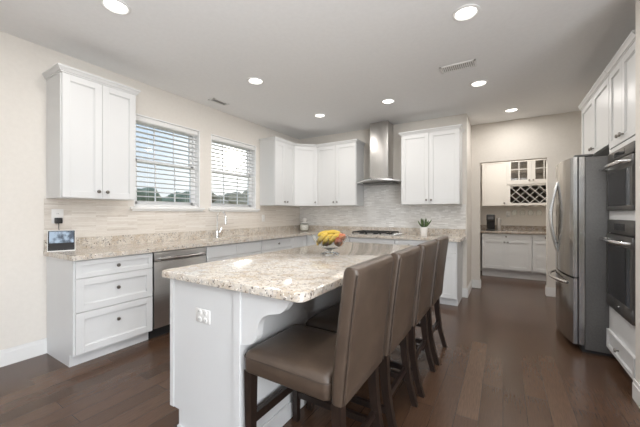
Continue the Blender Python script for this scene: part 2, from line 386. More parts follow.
def blind(w, label):
    y0, y1 = w[0] + 0.016, w[1] - 0.016; z1 = WZ[1] - 0.014
    r = thing('window_blind', label, 'blind', (-3.545, (y0 + y1) / 2, 1.345), 0, 'slatted blinds at the kitchen windows')
    ly = (y1 - y0) / 2; top = z1 - 1.345
    b = MB(); b.box(-0.028, 0.028, -ly, ly, top - 0.055, top, 0.003); b.build('head_rail', M['slat'], r)
    n = 17
    for i in range(n):
        zc = 0.045 + (top - 0.11) * i / (n - 1)
        b = MB(); b.loft([[(-0.025, s * ly, zc - 0.004), (0.0, s * ly, zc + 0.001), (0.025, s * ly, zc + 0.003), (0.025, s * ly, zc + 0.0055), (0.0, s * ly, zc + 0.0035), (-0.025, s * ly, zc - 0.0015)] for s in (-1, 1)])
        b.build('slat', M['slat'], r)
    b = MB(); b.box(-0.025, 0.025, -ly, ly, -0.010, 0.008, 0.003); b.build('bottom_rail', M['slat'], r)
    for yy in (-ly * 0.62, ly * 0.62):
        b = MB()
        for xx in (-0.026, 0.026): b.tube([(xx, yy, 0), (xx, yy, top - 0.05)], 0.0011, 5)
        b.build('ladder_cord', M['slat'], r)
blind(W1, 'white slatted blind in the left kitchen window next to the tall wall cabinet')
blind(W2, 'white slatted blind in the right kitchen window, sun shining through it')

# ------------------------------------------------------------------ cabinet helpers (front faces local -y)
def shaker(w, h, rail=0.057, t=0.02):
    b = MB()
    b.box(0, rail, -t, 0, 0, h, 0.0012, 1); b.box(w - rail, w, -t, 0, 0, h, 0.0012, 1)
    b.box(rail, w - rail, -t, 0, 0, rail, 0.0012, 1); b.box(rail, w - rail, -t, 0, h - rail, h, 0.0012, 1)
    b.box(rail, w - rail, -t + 0.011, 0, rail, h - rail)
    # small inner bevel strip
    s = 0.006
    for (x0, x1, z0, z1) in ((rail, rail + s, rail, h - rail), (w - rail - s, w - rail, rail, h - rail), (rail, w - rail, rail, rail + s), (rail, w - rail, h - rail - s, h - rail)):
        b.box(x0, x1, -t + 0.006, -t + 0.012, z0, z1)
    return b
def knob(parent, x, z, y=-0.02):
    b = MB(); b.lathe([(0.006, 0), (0.006, -0.014), (0.0145, -0.018), (0.016, -0.024), (0.013, -0.030), (0.0, -0.032)], (x, y, z), 12, 'y')
    return b.build('knob', M['knob'], parent)
def offset_poly(poly, offs):
    n = len(poly); out = []
    lines = []
    for i in range(n):
        p, q = Vector(poly[i]), Vector(poly[(i + 1) % n]); d = (q - p).normalized(); nn = Vector((d.y, -d.x))
        lines.append((p + nn * offs[i], d))
    for i in range(n):
        (p, d), (q, e) = lines[i - 1], lines[i]
        den = d.x * e.y - d.y * e.x
        if abs(den) < 1e-6: out.append(tuple(q)); continue
        tt = ((q.x - p.x) * e.y - (q.y - p.y) * e.x) / den
        out.append(tuple(p + d * tt))
    return out
def crown(parent, poly, flags, z, m, hgt=0.052):
    # poly counter-clockwise seen from above; flags: edges that carry the moulding
    prof = [(0.004, 0.0), (0.004, 0.010), (0.011, 0.012), (0.016, 0.022), (0.026, 0.038), (0.029, 0.040), (0.029, hgt)]
    rings = []
    for o, dz in prof:
        pp = offset_poly(poly, [o if f else 0.0 for f in flags]); rings.append([(x, y, z + dz) for x, y in pp])
    b = MB(); b.loft(rings); return b.build('crown_moulding', m, parent)
def cabinet(name, label, cat, loc, rz, w, d, z0, z1, fronts, m=None, toe=None, crown_flags=None, group=None, gap=0.0015):
    """fronts: (kind, x0, x1, z0, z1, [(knobx, knobz)...])"""
    m = m or M['white']
    r = thing(name, label, cat, loc, rz, group)
    b = MB()
    if toe is None: b.box(0, w, 0, d, z0, z1)
    else: b.box(0, w, 0, d, toe, z1); b.box(0, w, 0.065, d, 0, toe)
    b.build('body', m, r)
    for (kind, x0, x1, fz0, fz1, knobs) in fronts:
        ww, hh = x1 - x0 - 2 * gap, fz1 - fz0 - 2 * gap
        if kind == 'slab':
            bb = MB(); bb.box(0, ww, -0.02, 0, 0, hh, 0.0015, 1)
        else: bb = shaker(ww, hh, 0.057 if hh > 0.2 else 0.04)
        dr = bb.build('drawer_front' if kind in ('drawer', 'slab') else 'door', m, r, loc=(x0 + gap, 0, fz0 + gap))
        for kx, kz in knobs: knob(dr, kx - x0 - gap, kz - fz0 - gap)
    if crown_flags: crown(r, [(0, -0.02), (w, -0.02), (w, d), (0, d)], crown_flags, z1 - 0.004, m)
    return r
R90 = PI / 2
XF = -2.94     # face of the base run on the left wall (doors 2 cm proud)
YB = 4.36      # face of the base run on the back wall
DT = 0.61
# --- base cabinets, left wall
w = 0.635
cabinet('drawer_cabinet', 'white three-drawer base cabinet at the left end of the counter', 'cabinet', (XF, 1.02, 0), R90, w, 0.555, 0.1, 0.873,
        [('drawer', 0.012, w - 0.004, 0.722, 0.866, [(w / 2, 0.795)]), ('drawer', 0.012, w - 0.004, 0.447, 0.719, [(w / 2, 0.60)]), ('drawer', 0.012, w - 0.004, 0.108, 0.444, [(w / 2, 0.32)])], toe=0.1)
def dishwasher():
    r = thing('dishwasher', 'stainless steel dishwasher between the three-drawer cabinet and the sink', 'dishwasher', (XF, 1.657, 0), R90)
    w = 0.612
    b = MB(); b.box(0.01, w - 0.01, 0, 0.55, 0.1, 0.868); b.box(0.01, w - 0.01, 0.06, 0.55, 0.0, 0.1); b.build('body', M['black'], r)
    b = MB(); b.box(0.006, w - 0.006, -0.026, 0, 0.115, 0.772, 0.004); b.build('door', M['steel_h'], r)
    b = MB(); b.box(0.006, w - 0.006, -0.026, 0, 0.776, 0.866, 0.004); b.build('control_panel', M['steel_h'], r)
    b = MB(); b.tube([(0.05, -0.026, 0.80), (0.055, -0.058, 0.80), (0.10, -0.066, 0.80), (w / 2, -0.07, 0.80), (w - 0.10, -0.066, 0.80), (w - 0.055, -0.058, 0.80), (w - 0.05, -0.026, 0.80)], 0.011)
    b.build('handle', M['handle'], r)
dishwasher()
w = 0.92
cabinet('sink_cabinet', 'white two-door base cabinet under the sink, beside the dishwasher', 'cabinet', (XF, 2.271, 0), R90, w, 0.555, 0.1, 0.873,
        [('slab', 0.004, w / 2, 0.722, 0.866, []), ('slab', w / 2, w - 0.004, 0.722, 0.866, []), ('door', 0.004, w / 2, 0.108, 0.719, [(w / 2 - 0.04, 0.66)]), ('door', w / 2, w - 0.004, 0.108, 0.719, [(w / 2 + 0.04, 0.66)])], toe=0.1)
w = 0.75
cabinet('base_cabinet', 'white base cabinet on the window wall between the sink and the corner', 'cabinet', (XF, 3.193, 0), R90, w, 0.555, 0.1, 0.873,
        [('drawer', 0.004, w - 0.004, 0.722, 0.866, [(w / 2, 0.795)]), ('door', 0.004, w / 2, 0.108, 0.719, [(w / 2 - 0.04, 0.66)]), ('door', w / 2, w - 0.004, 0.108, 0.719, [(w / 2 + 0.04, 0.66)])], toe=0.1)
# corner unit
r = thing('corner_base_cabinet', 'white base cabinet filling the corner under the counter, at the glass jar', 'cabinet', (-3.499, 4.949, 0))
b = MB(); b.box(0.001, 0.845, -0.59, -0.001, 0.1, 0.873); b.box(0.001, 0.56, -1.006, -0.59, 0.1, 0.873); b.box(0.001, 0.845, -0.53, -0.001, 0, 0.1); b.box(0.001, 0.50, -1.006, -0.53, 0, 0.1)
b.build('body', M['white'], r)
d = shaker(0.30, 0.756).build('door', M['white'], r, loc=(0.545, -0.59, 0.11))
knob(d, 0.26, 0.69)
d = shaker(0.38, 0.756).build('door', M['white'], r, loc=(0.56, -1.0, 0.11), rot=(0, 0, R90))
# --- base cabinets, back wall
w = 0.56
cabinet('base_cabinet', 'white base cabinet on the back wall left of the cooktop cabinet', 'cabinet', (-2.652, YB, 0), 0, w, 0.585, 0.1, 0.873,
        [('drawer', 0.004, w - 0.004, 0.722, 0.866, [(w / 2, 0.795)]), ('door', 0.004, w - 0.004, 0.108, 0.719, [(w - 0.05, 0.66)])], toe=0.1)
w = 0.73
cabinet('cooktop_cabinet', 'white base cabinet on the back wall directly under the gas cooktop', 'cabinet', (-2.09, YB, 0), 0, w, 0.585, 0.1, 0.873,
        [('slab', 0.004, w - 0.004, 0.722, 0.866, []), ('door', 0.004, w / 2, 0.108, 0.719, [(w / 2 - 0.04, 0.66)]), ('door', w / 2, w - 0.004, 0.108, 0.719, [(w / 2 + 0.04, 0.66)])], toe=0.1)
w = 0.838
cabinet('base_cabinet', 'white base cabinet at the right end of the back wall, below the potted plant', 'cabinet', (-1.358, YB, 0), 0, w, 0.585, 0.1, 0.873,
        [('drawer', 0.004, w / 2, 0.722, 0.866, [(w / 4, 0.795)]), ('drawer', w / 2, w - 0.012, 0.722, 0.866, [(w * 0.75, 0.795)]), ('door', 0.004, w / 2, 0.108, 0.719, [(w / 2 - 0.04, 0.66)]), ('door', w / 2, w - 0.012, 0.108, 0.719, [(w / 2 + 0.04, 0.66)])], toe=0.1)
# --- L-shaped granite counter with sink cut-out and low splash
SX0, SX1, SY0, SY1 = -3.36, -2.99, 2.42, 3.04
r = thing('granite_countertop', 'beige speckled granite counter running along the window wall and back wall', 'countertop', (-3.5, 1.0, 0.875))
r_off = Vector(r.location)
def addw(mb, x0, x1, y0, y1, z0, z1, bev=0): mb.box(x0 - r_off.x, x1 - r_off.x, y0 - r_off.y, y1 - r_off.y, z0 - r_off.z, z1 - r_off.z, bev)
CF = -2.893; CB = 4.315
b = MB()
outer = [(-3.4985, 1.0), (CF, 1.0), (CF, CB), (-0.475, CB), (-0.475, 4.9485), (-3.4985, 4.9485)]
ov = []
for z in (0.875, 0.915):
    ov.append([b.bm.verts.new((x - r_off.x, y - r_off.y, z - r_off.z)) for x, y in outer])
hv = []
hole = [(SX0, SY0), (SX1, SY0), (SX1, SY1), (SX0, SY1)]
for z in (0.875, 0.915):
    hv.append([b.bm.verts.new((x - r_off.x, y - r_off.y, z - r_off.z)) for x, y in hole])
for V in (ov, hv):
    n = len(V[0])
    for i in range(n): b.bm.faces.new((V[0][i], V[0][(i + 1) % n], V[1][(i + 1) % n], V[1][i]))
for lv in (0, 1):
    o, h = ov[lv], hv[lv]
    b.bm.faces.new((o[0], o[1], h[1], h[0])); b.bm.faces.new((o[1], o[2], h[2], h[1])); b.bm.faces.new((o[2], o[5], h[3], h[2])); b.bm.faces.new((o[5], o[0], h[0], h[3]))
    b.bm.faces.new((o[2], o[3], o[4], o[5]))
b.build('slab', M['granite'], r)
b = MB(); addw(b, -3.489, -3.469, 1.0, 4.94, 0.915, 1.017); b.build('low_splash', M['granite'], r)
b = MB(); addw(b, -3.469, -0.475, 4.919, 4.939, 0.915, 1.017); b.build('low_splash', M['granite'], r)
# sink
r = thing('kitchen_sink', 'stainless undermount sink sunk into the counter below the right window', 'sink', ((SX0 + SX1) / 2, (SY0 + SY1) / 2, 0.68))
b = MB(); hx, hy = (SX1 - SX0) / 2 - 0.002, (SY1 - SY0) / 2 - 0.002
b.box(-hx, hx, -hy, hy, 0.0, 0.006)
for s in (-1, 1):
    b.box(s * hx - 0.004, s * hx + 0.004, -hy, hy, 0, 0.19); b.box(-hx, hx, s * hy - 0.004, s * hy + 0.004, 0, 0.19)
b.build('basin', M['steel_h'], r)
b = MB(); b.lathe([(0.045, 0.006), (0.045, 0.010), (0.03, 0.008)], (0, 0, 0)); b.build('drain', M['chrome'], r)
# faucet
r = thing('kitchen_faucet', 'chrome gooseneck kitchen faucet behind the sink under the right window', 'faucet', (-3.41, 2.83, 0.915))
b = MB(); b.lathe([(0.028, 0), (0.028, 0.008), (0.022, 0.02), (0.019, 0.09), (0.014, 0.10)], (0, 0, 0), 16); b.build('base', M['chrome'], r)
pts = [(0, 0, 0.09), (0, 0, 0.28)]
for k in range(1, 10):
    a = PI * k / 9; pts.append((0.085 - 0.085 * math.cos(a), 0, 0.28 + 0.085 * math.sin(a)))
b = MB(); b.tube(pts, 0.0115, 10); b.build('neck', M['chrome'], r)
b = MB(); b.lathe([(0.013, 0.29), (0.017, 0.26), (0.017, 0.19), (0.012, 0.185)], (0.17, 0, 0), 12); b.build('spray_head', M['chrome'], r)
b = MB(); b.tube([(0.0, 0.02, 0.07), (0.0, 0.045, 0.075), (0.01, 0.06, 0.11), (0.015, 0.065, 0.14)], [0.009, 0.009, 0.007, 0.006], 8); b.build('lever_handle', M['chrome'], r)

# --- wall cabinets
UZ0, UZ1 = 1.385, 2.45
w = 0.607
cabinet('wall_cabinet', 'tall white two-door wall cabinet above the smart display, left of the windows', 'cabinet', (-3.19, 1.02, 0), R90, w, 0.31, UZ0, UZ1,
        [('door', 0.006, w / 2, UZ0 + 0.002, UZ1 - 0.004, [(w / 2 - 0.035, UZ0 + 0.065)]), ('door', w / 2, w - 0.006, UZ0 + 0.002, UZ1 - 0.004, [(w / 2 + 0.035, UZ0 + 0.065)])], crown_flags=[1, 1, 0, 1])
w = 0.55
cabinet('wall_cabinet', 'white wall cabinet just right of the sunny window', 'cabinet', (-3.19, 3.79, 0), R90, w, 0.31, UZ0, UZ1,
        [('door', 0.006, w / 2, UZ0 + 0.002, UZ1 - 0.004, [(w / 2 - 0.035, UZ0 + 0.065)]), ('door', w / 2, w - 0.002, UZ0 + 0.002, UZ1 - 0.004, [(w / 2 + 0.035, UZ0 + 0.065)])], crown_flags=[1, 0, 0, 1])
r = thing('corner_wall_cabinet', 'white diagonal corner wall cabinet above the glass jar', 'cabinet', (-3.5, 4.95, UZ0))
poly = [(0.0, -0.608), (0.31, -0.608), (0.608, -0.31), (0.608, 0.0), (0.0, 0.0)]
b = MB(); b.prism(poly, 'z', 0, UZ1 - UZ0); b.build('body', M['white'], r)
dl = math.hypot(0.298, 0.298)
d = shaker(dl - 0.012, UZ1 - UZ0 - 0.006).build('door', M['white'], r, loc=(0.31 + 0.004, -0.608 + 0.004, 0.002), rot=(0, 0, PI / 4))
knob(d, dl - 0.05, 0.065)
crown(r, [(0.0, -0.608), (0.31 + 0.008, -0.608), (0.608, -0.31 - 0.008), (0.608, 0.0), (0.0, 0.0)], [0, 1, 0, 0, 0], UZ1 - UZ0 - 0.004, M['white'])
w = 0.783
cabinet('wall_cabinet', 'white two-door wall cabinet left of the steel range hood', 'cabinet', (-2.89, 4.64, 0), 0, w, 0.31, UZ0, UZ1,
        [('door', 0.004, w / 2, UZ0 + 0.002, UZ1 - 0.004, [(w / 2 - 0.035, UZ0 + 0.065)]), ('door', w / 2, w - 0.006, UZ0 + 0.002, UZ1 - 0.004, [(w / 2 + 0.035, UZ0 + 0.065)])], crown_flags=[1, 1, 0, 0])
w = 0.83
cabinet('wall_cabinet', 'white two-door wall cabinet right of the steel range hood', 'cabinet', (-1.35, 4.64, 0), 0, w, 0.31, UZ0, UZ1,
        [('door', 0.006, w / 2, UZ0 + 0.002, UZ1 - 0.004, [(w / 2 - 0.035, UZ0 + 0.065)]), ('door', w / 2, w - 0.006, UZ0 + 0.002, UZ1 - 0.004, [(w / 2 + 0.035, UZ0 + 0.065)])], crown_flags=[1, 1, 0, 1])

# --- range hood
r = thing('range_hood', 'stainless chimney range hood with a curved canopy above the cooktop', 'range hood', (-1.725, 4.938, 1.72))
b = MB(); b.box(-0.155, 0.155, -0.27, 0, 0.09, H - 1.72 - 0.002, 0.003); b.build('chimney', M['steel'], r)
n = 20; top, bot = [], []
xs = [-0.37 + 0.74 * k / n for k in range(n + 1)]
def ring(zf, front, ins):
    pts = [(x * (1 - ins), -(front - 0.17 * (x / 0.37) ** 2) , zf(x)) for x in xs]
    return pts + [(0.37 * (1 - ins), 0, zf(0.37)), (-0.37 * (1 - ins), 0, zf(-0.37))]
sag = lambda base: (lambda x: base + 0.028 * (1 - (x / 0.37) ** 2))
b = MB(); b.loft([ring(sag(0.028), 0.46, 0.02), ring(sag(0.03), 0.48, 0.0), ring(sag(0.05), 0.48, 0.0), ring(sag(0.055), 0.465, 0.02)]); b.build('canopy', M['steel_h'], r)
b = MB(); b.loft([[(-0.25, -0.36, 0.06), (0.25, -0.36, 0.06), (0.25, 0, 0.06), (-0.25, 0, 0.06)], [(-0.16, -0.275, 0.115), (0.16, -0.275, 0.115), (0.16, 0, 0.115), (-0.16, 0, 0.115)]]); b.build('transition', M['steel'], r)
b = MB(); b.box(-0.26, 0.26, -0.32, -0.04, 0.015, 0.058, 0.004); b.build('filter_panel', M['slate'], r)
for k in range(4):
    b = MB(); b.lathe([(0.006, 0), (0.006, -0.006), (0.0, -0.007)], (-0.045 + 0.03 * k, -0.478, 0.068), 10, 'y'); b.build('button', M['black'], r)

# --- cooktop
r = thing('gas_cooktop', 'black gas cooktop with cast iron grates in the back counter', 'cooktop', (-1.725, 4.63, 0.915))
b = MB(); b.box(-0.37, 0.37, -0.245, 0.245, 0.0, 0.010, 0.004); b.build('tray', M['steel_h'], r)
for gx in (-0.235, 0.0):
    b = MB(); hw = 0.112
    for yy in (-0.215, 0.215): b.box(gx - hw, gx + hw, yy - 0.007, yy + 0.007, 0.030, 0.046)
    for xx in (-hw, 0, hw): b.box(gx + xx - 0.007, gx + xx + 0.007, -0.215, 0.215, 0.030, 0.046)
    b.box(gx - hw, gx + hw, -0.007, 0.007, 0.030, 0.046)
    for xx in (-hw, hw):
        for yy in (-0.21, 0.21): b.box(gx + xx - 0.008, gx + xx + 0.008, yy - 0.008, yy + 0.008, 0.009, 0.032)
    b.build('grate', M['iron'], r)
    for yy in (-0.11, 0.11):
        b = MB(); b.lathe([(0.042, 0.009), (0.042, 0.018), (0.030, 0.022), (0.028, 0.028), (0.0, 0.029)], (gx, yy, 0), 16); b.build('burner', M['iron'], r)
b = MB(); hw = 0.075; gx = 0.19
for yy in (-0.215, 0.215): b.box(gx - hw, gx + hw, yy - 0.007, yy + 0.007, 0.030, 0.046)
for xx in (-hw, hw):
    b.box(gx + xx - 0.007, gx + xx + 0.007, -0.215, 0.215, 0.030, 0.046)
    for yy in (-0.21, 0.21): b.box(gx + xx - 0.008, gx + xx + 0.008, yy - 0.008, yy + 0.008, 0.009, 0.032)
b.build('grate', M['iron'], r)
b = MB(); b.lathe([(0.05, 0.009), (0.05, 0.018), (0.036, 0.022), (0.034, 0.028), (0.0, 0.029)], (gx, 0, 0), 16); b.build('burner', M['iron'], r)
for k in range(5):
    b = MB(); b.lathe([(0.020, 0.009), (0.020, 0.014), (0.016, 0.030), (0.0, 0.032)], (0.322, -0.17 + 0.085 * k, 0), 14); b.build('control_knob', M['handle'], r)

# ------------------------------------------------------------------ island
IX0, IX1, IY0, IY1 = -1.695, -1.115, 1.07, 3.16
r = thing('kitchen_island', 'white kitchen island cabinet with scrolled end bracket, under the granite top', 'island', (-1.38, 2.1, 0))
ox, oy = -1.38, 2.1
b = MB(); b.box(IX0 + 0.03 - ox, IX1 - 0.012 - ox, IY0 + 0.02 - oy, IY1 - 0.02 - oy, 0.1, 0.874); b.box(IX0 + 0.09 - ox, IX1 - 0.012 - ox, IY0 + 0.02 - oy, IY1 - 0.02 - oy, 0, 0.1)
b.build('body', M['white'], r)
b = MB(); b.prism([(IX0 - ox, 0.105), (IX0 + 0.075 - ox, 0.105), (IX0 + 0.075 - ox, 0.0), (IX1 - ox, 0.0), (IX1 - ox, 0.874), (IX0 - ox, 0.874)], 'y', IY0 - oy, IY0 + 0.02 - oy); b.build('end_panel', M['white'], r)
b = MB(); b.prism([(IX0 - ox, 0.105), (IX0 + 0.075 - ox, 0.105), (IX0 + 0.075 - ox, 0.0), (IX1 - ox, 0.0), (IX1 - ox, 0.874), (IX0 - ox, 0.874)], 'y', IY1 - 0.02 - oy, IY1 - oy); b.build('end_panel', M['white'], r)
# corner stiles and base shoe of the end panel
b = MB(); b.box(IX1 - 0.045 - ox, IX1 + 0.004 - ox, IY0 - 0.010 - oy, IY0 - oy, 0, 0.874, 0.002, 1); b.build('corner_post', M['white'], r)
b = MB(); b.box(IX0 - 0.006 - ox, IX0 + 0.03 - ox, IY0 - 0.006 - oy, IY0 - oy, 0.105, 0.874, 0.002, 1); b.build('corner_post', M['white'], r)
b = MB(); b.box(IX0 + 0.075 - ox, IX1 - ox, IY0 - 0.012 - oy, IY0 - oy, 0, 0.018); b.build('base_shoe', M['white'], r)
b = MB(); b.box(IX1 - 0.012 - ox, IX1 - ox, IY0 + 0.02 - oy, IY1 - 0.02 - oy, 0.0, 0.874); b.build('back_panel', M['white'], r)
b = MB(); b.box(IX1 - ox, IX1 + 0.012 - ox, IY0 - oy, IY1 - oy, 0.0, 0.10, 0.003, 1); b.build('base_shoe', M['white'], r)
# scrolled brackets carrying the overhang
prof = [(-1.115, 0.874), (-0.80, 0.874), (-0.805, 0.858)]
def bez(p0, p1, p2, p3, n=10):
    return [tuple(Vector(p0) * (1 - t) ** 3 + Vector(p1) * 3 * t * (1 - t) ** 2 + Vector(p2) * 3 * t * t * (1 - t) + Vector(p3) * t ** 3) for t in [k / n for k in range(1, n + 1)]]
prof += bez((-0.805, 0.858), (-0.83, 0.835), (-0.835, 0.795), (-0.90, 0.785))
prof += bez((-0.90, 0.785), (-0.985, 0.772), (-1.005, 0.72), (-1.005, 0.68))
prof += bez((-1.005, 0.68), (-1.005, 0.625), (-1.05, 0.605), (-1.115, 0.595))
for ya in (IY0 + 0.0, IY1 - 0.04):
    b = MB(); b.prism([(x - ox, z) for x, z in prof], 'y', ya - oy, ya + 0.04 - oy); b.build('scroll_bracket', M['white'], r, angle=50)
# left side doors of the island
for k in range(4):
    y1 = IY1 - 0.03 - k * 0.507
    d = shaker(0.50, 0.755).build('door', M['white'], r, loc=(IX0 + 0.03 - ox, y1 - oy, 0.11), rot=(0, 0, -R90))
    knob(d, 0.455 if k % 2 == 0 else 0.045, 0.70)
# top with eased edges and clipped corner
b = MB()
def rrect(x0, x1, y0, y1, rr, n=5):
    out = []
    for cx, cy, a0 in ((x1 - rr, y1 - rr, 0), (x0 + rr, y1 - rr, 90), (x0 + rr, y0 + rr, 180), (x1 - rr, y0 + rr, 270)):
        for k in range(n + 1):
            a = math.radians(a0 + 90 * k / n); out.append((cx + rr * math.cos(a), cy + rr * math.sin(a)))
    return out
TX0, TX1, TY0, TY1 = -1.735, -0.712, 1.022, 3.20
b = MB(); rings = []
for z, ins in ((0.8745, 0.004), (0.878, 0.0), (0.905, 0.0), (0.912, 0.002), (0.915, 0.006)):
    rings.append([(x, y, z - 0.8745) for x, y in rrect(-(TX1 - TX0) / 2 + ins, (TX1 - TX0) / 2 - ins, -(TY1 - TY0) / 2 + ins, (TY1 - TY0) / 2 - ins, 0.03)])
b.loft(rings)
o = b.build('island_countertop', M['granite'], None, loc=((TX0 + TX1) / 2, (TY0 + TY1) / 2, 0.8745))
tag(o, 'beige speckled granite slab on top of the white island, holding the fruit bowl', 'countertop')

# outlets
def outlet(loc, rz, label, w=0.075, h=0.118, gangs=1, group=None):
    r = thing('wall_outlet', label, 'outlet', loc, rz, group)
    b = MB(); b.box(-w / 2, w / 2, -0.006, 0, -h / 2, h / 2, 0.003); b.build('cover_plate', M['plate'], r)
    for g in range(gangs):
        gx = (g - (gangs - 1) / 2) * 0.046
        for s in (-1, 1):
            b = MB(); b.lathe([(0.016, -0.006), (0.0165, -0.008), (0.015, -0.009)], (gx, 0, s * 0.021), 14, 'y'); f = b.build('socket_face', M['plate'], r)
            b = MB()
            for xx in (-0.006, 0.006): b.box(gx + xx - 0.0012, gx + xx + 0.0012, -0.0096, -0.0085, s * 0.021 - 0.002, s * 0.021 + 0.007)
            b.build('slot', M['slot'], f)
    return r
outlet((-1.40, IY0 - 0.0005, 0.69), 0, 'white outlet plate on the end panel of the island', 0.118, 0.075, 2)
outlet((-3.4895, 1.095, 1.225), R90, 'white wall outlet above the smart display with a black plug in it', 0.088, 0.132)
outlet((-0.86, 4.9395, 1.19), 0, 'white wall outlet on the mosaic tile right of the potted plant')
outlet((-3.4895, 3.86, 1.17), R90, 'white wall outlet on the tile between the sunny window and the corner')
outlet((0.095, 7.4595, 1.235), 0, 'white wall outlet in the pantry nook above the dark coffee maker')

# ------------------------------------------------------------------ bar stools (front faces local -x)
def stool(loc, label):
    r = thing('bar_stool', label, 'bar stool', loc, 0, 'brown leather stools along the island')
    # seat
    b = MB(); hw = 0.225
    rings = []
    for z, ins in ((0.475, 0.006), (0.482, 0.0), (0.545, 0.0), (0.565, 0.006), (0.578, 0.02), (0.586, 0.05), (0.590, 0.10)):
        rings.append([(x, y, z) for x, y in rrect(-0.255 + ins, 0.235 - ins * 0.2, -hw + ins, hw - ins, 0.035)])
    b.loft(rings); st = b.build('seat', M['leather'], r, angle=60)
    b = MB(); lp = [(x, y, 0.548) for x, y in rrect(-0.256, 0.236, -hw - 0.001, hw + 0.001, 0.035)]; b.tube(lp + [lp[0]], 0.0028, 6); b.build('piping', M['seam'], st)
    # back: slightly leaning upholstered slab
    b = MB(); hb = 0.228
    def sect(z, t):
        xm = 0.272 + 0.062 * (max(0.0, z - 0.48) / 0.56) ** 1.25
        return [(x + xm, y, z) for x, y in rrect(-t, t, -hb, hb, min(0.028, t * 0.8), 4)]
    rings = [sect(0.478, 0.026), sect(0.486, 0.034)] + [sect(0.486 + 0.515 * k / 10, 0.0365) for k in range(1, 11)] + [sect(1.015, 0.036), sect(1.028, 0.031), sect(1.036, 0.022), sect(1.039, 0.010)]
    # shave the corners of the crest
    b.loft(rings); bk = b.build('backrest', M['leather'], r, angle=60)
    for s in (-1, 1):
        b = MB(); b.tube([(0.272 + 0.0365 - 0.004 + 0.062 * (max(0.0, z - 0.48) / 0.56) ** 1.25, s * (hb - 0.004), z) for z in [0.49 + 0.52 * k / 10 for k in range(11)]], 0.0028, 6)
        b.build('piping', M['seam'], bk)
    # legs
    for s in (-1, 1):
        b = MB(); rings = []
        for z, hh in ((0.0, 0.016), (0.25, 0.020), (0.478, 0.0235)):
            rings.append([(-0.228 + u * hh, s * 0.192 + v * hh, z) for u, v in ((-1, -1), (1, -1), (1, 1), (-1, 1))])
        b.loft(rings); b.build('leg', M['darkwood'], r)
        b = MB(); rings = []
        for k in range(9):
            z = 0.49 * (1 - k / 8); t = k / 8; x = 0.262 + 0.075 * t ** 2.2; hh = 0.023 - 0.006 * t
            rings.append([(x + u * hh, s * 0.192 + v * hh, z) for u, v in ((-1, -1), (1, -1), (1, 1), (-1, 1))])
        b.loft(rings); b.build('leg', M['darkwood'], r)
        b = MB(); b.box(-0.21, 0.27, s * 0.192 - 0.010, s * 0.192 + 0.010, 0.145, 0.180); b.build('stretcher', M['darkwood'], r)
    b = MB(); b.box(-0.240, -0.216, -0.175, 0.175, 0.205, 0.250); b.build('stretcher', M['darkwood'], r)
    b = MB(); b.box(0.262, 0.282, -0.175, 0.175, 0.205, 0.240); b.build('stretcher', M['darkwood'], r)
    return r
SXC = -0.80
s0 = stool((-0.84, 1.285, 0), 'brown leather bar stool nearest the camera, seat fully in view beside the island')
for i, (xx, yy) in enumerate(((-0.825, 1.80), (-0.81, 2.31), (-0.80, 2.82))):
    s = copy_tree(s0); s.location = (xx, yy, 0)
    s['label'] = ('brown leather bar stool directly behind the nearest one, second along the island',
                  'brown leather bar stool third from the camera along the island',
                  'brown leather bar stool farthest from the camera, closest to the back wall cabinets')[i]

# ------------------------------------------------------------------ right wall: fridge and oven tower (front faces local -y = world -x)
RM = -R90
r = thing('refrigerator', 'stainless french-door refrigerator with curved front beside the wall ovens', 'refrigerator', (0.63, 4.44, 0), RM)
FW = 0.908
b = MB(); b.box(0, FW, 0, 0.78, 0.03, 1.755, 0.004); b.build('body', M['fridge_side'], r)
b = MB(); b.box(0.0, FW, -0.045, -0.002, 0.065, 1.762, 0.002, 1); b.build('front_frame', M['fridge'], r)
b = MB(); b.box(0.008, FW - 0.008, -0.055, -0.045, 0.07, 0.655); b.box(0.008, FW - 0.008, -0.055, -0.045, 0.678, 1.758); b.build('door_gasket', M['black'], r)
def curved_panel(x0, x1, z0, z1, name):
    n = 14; b = MB()
    def yf(x): return -0.088 - 0.056 * (1 - (2 * x / FW - 1) ** 2)
    rings = []
    for k in range(n + 1):
        x = x0 + (x1 - x0) * k / n; e = 0.006 if k in (0, n) else 0.0
        rings.append([(x, yf(x) + e, z0 + 0.003), (x, yf(x) + e, z1 - 0.003), (x, yf(x) + 0.006 + e, z1), (x, -0.055, z1), (x, -0.055, z0), (x, yf(x) + 0.006 + e, z0)])
    b.loft(rings); return b.build(name, M['fridge'], r, angle=25)
curved_panel(0.002, FW / 2 - 0.003, 0.672, 1.765, 'door'); curved_panel(FW / 2 + 0.003, FW - 0.002, 0.672, 1.765, 'door')
curved_panel(0.002, FW - 0.002, 0.065, 0.660, 'freezer_drawer')
for s in (-1, 1):
    b = MB(); pts = []
    for k in range(17):
        t = k / 16; bow = math.sin(PI * t)
        pts.append((FW / 2 + s * 0.030, -0.141 - 0.056 * bow, 0.86 + 0.72 * t))
    b.tube(pts, 0.014, 10); b.build('handle', M['handle'], r)
b = MB(); pts = []
for k in range(17):
    t = k / 16; x = 0.10 + (FW - 0.20) * t; bow = math.sin(PI * t)
    pts.append((x, -0.088 - 0.056 * (1 - (2 * x / FW - 1) ** 2) - 0.062 * bow ** 0.7, 0.600))
b.tube(pts, 0.014, 10); b.build('handle', M['handle'], r)
b = MB(); b.box(0.02, FW - 0.02, -0.02, 0.3, 0.0, 0.06); b.build('kick_grille', M['black'], r)
for xx in (0.03, FW - 0.09):
    b = MB(); b.box(xx, xx + 0.06, -0.07, 0.06, 1.766, 1.785, 0.004); b.build('hinge_cover', M['fridge_side'], r)

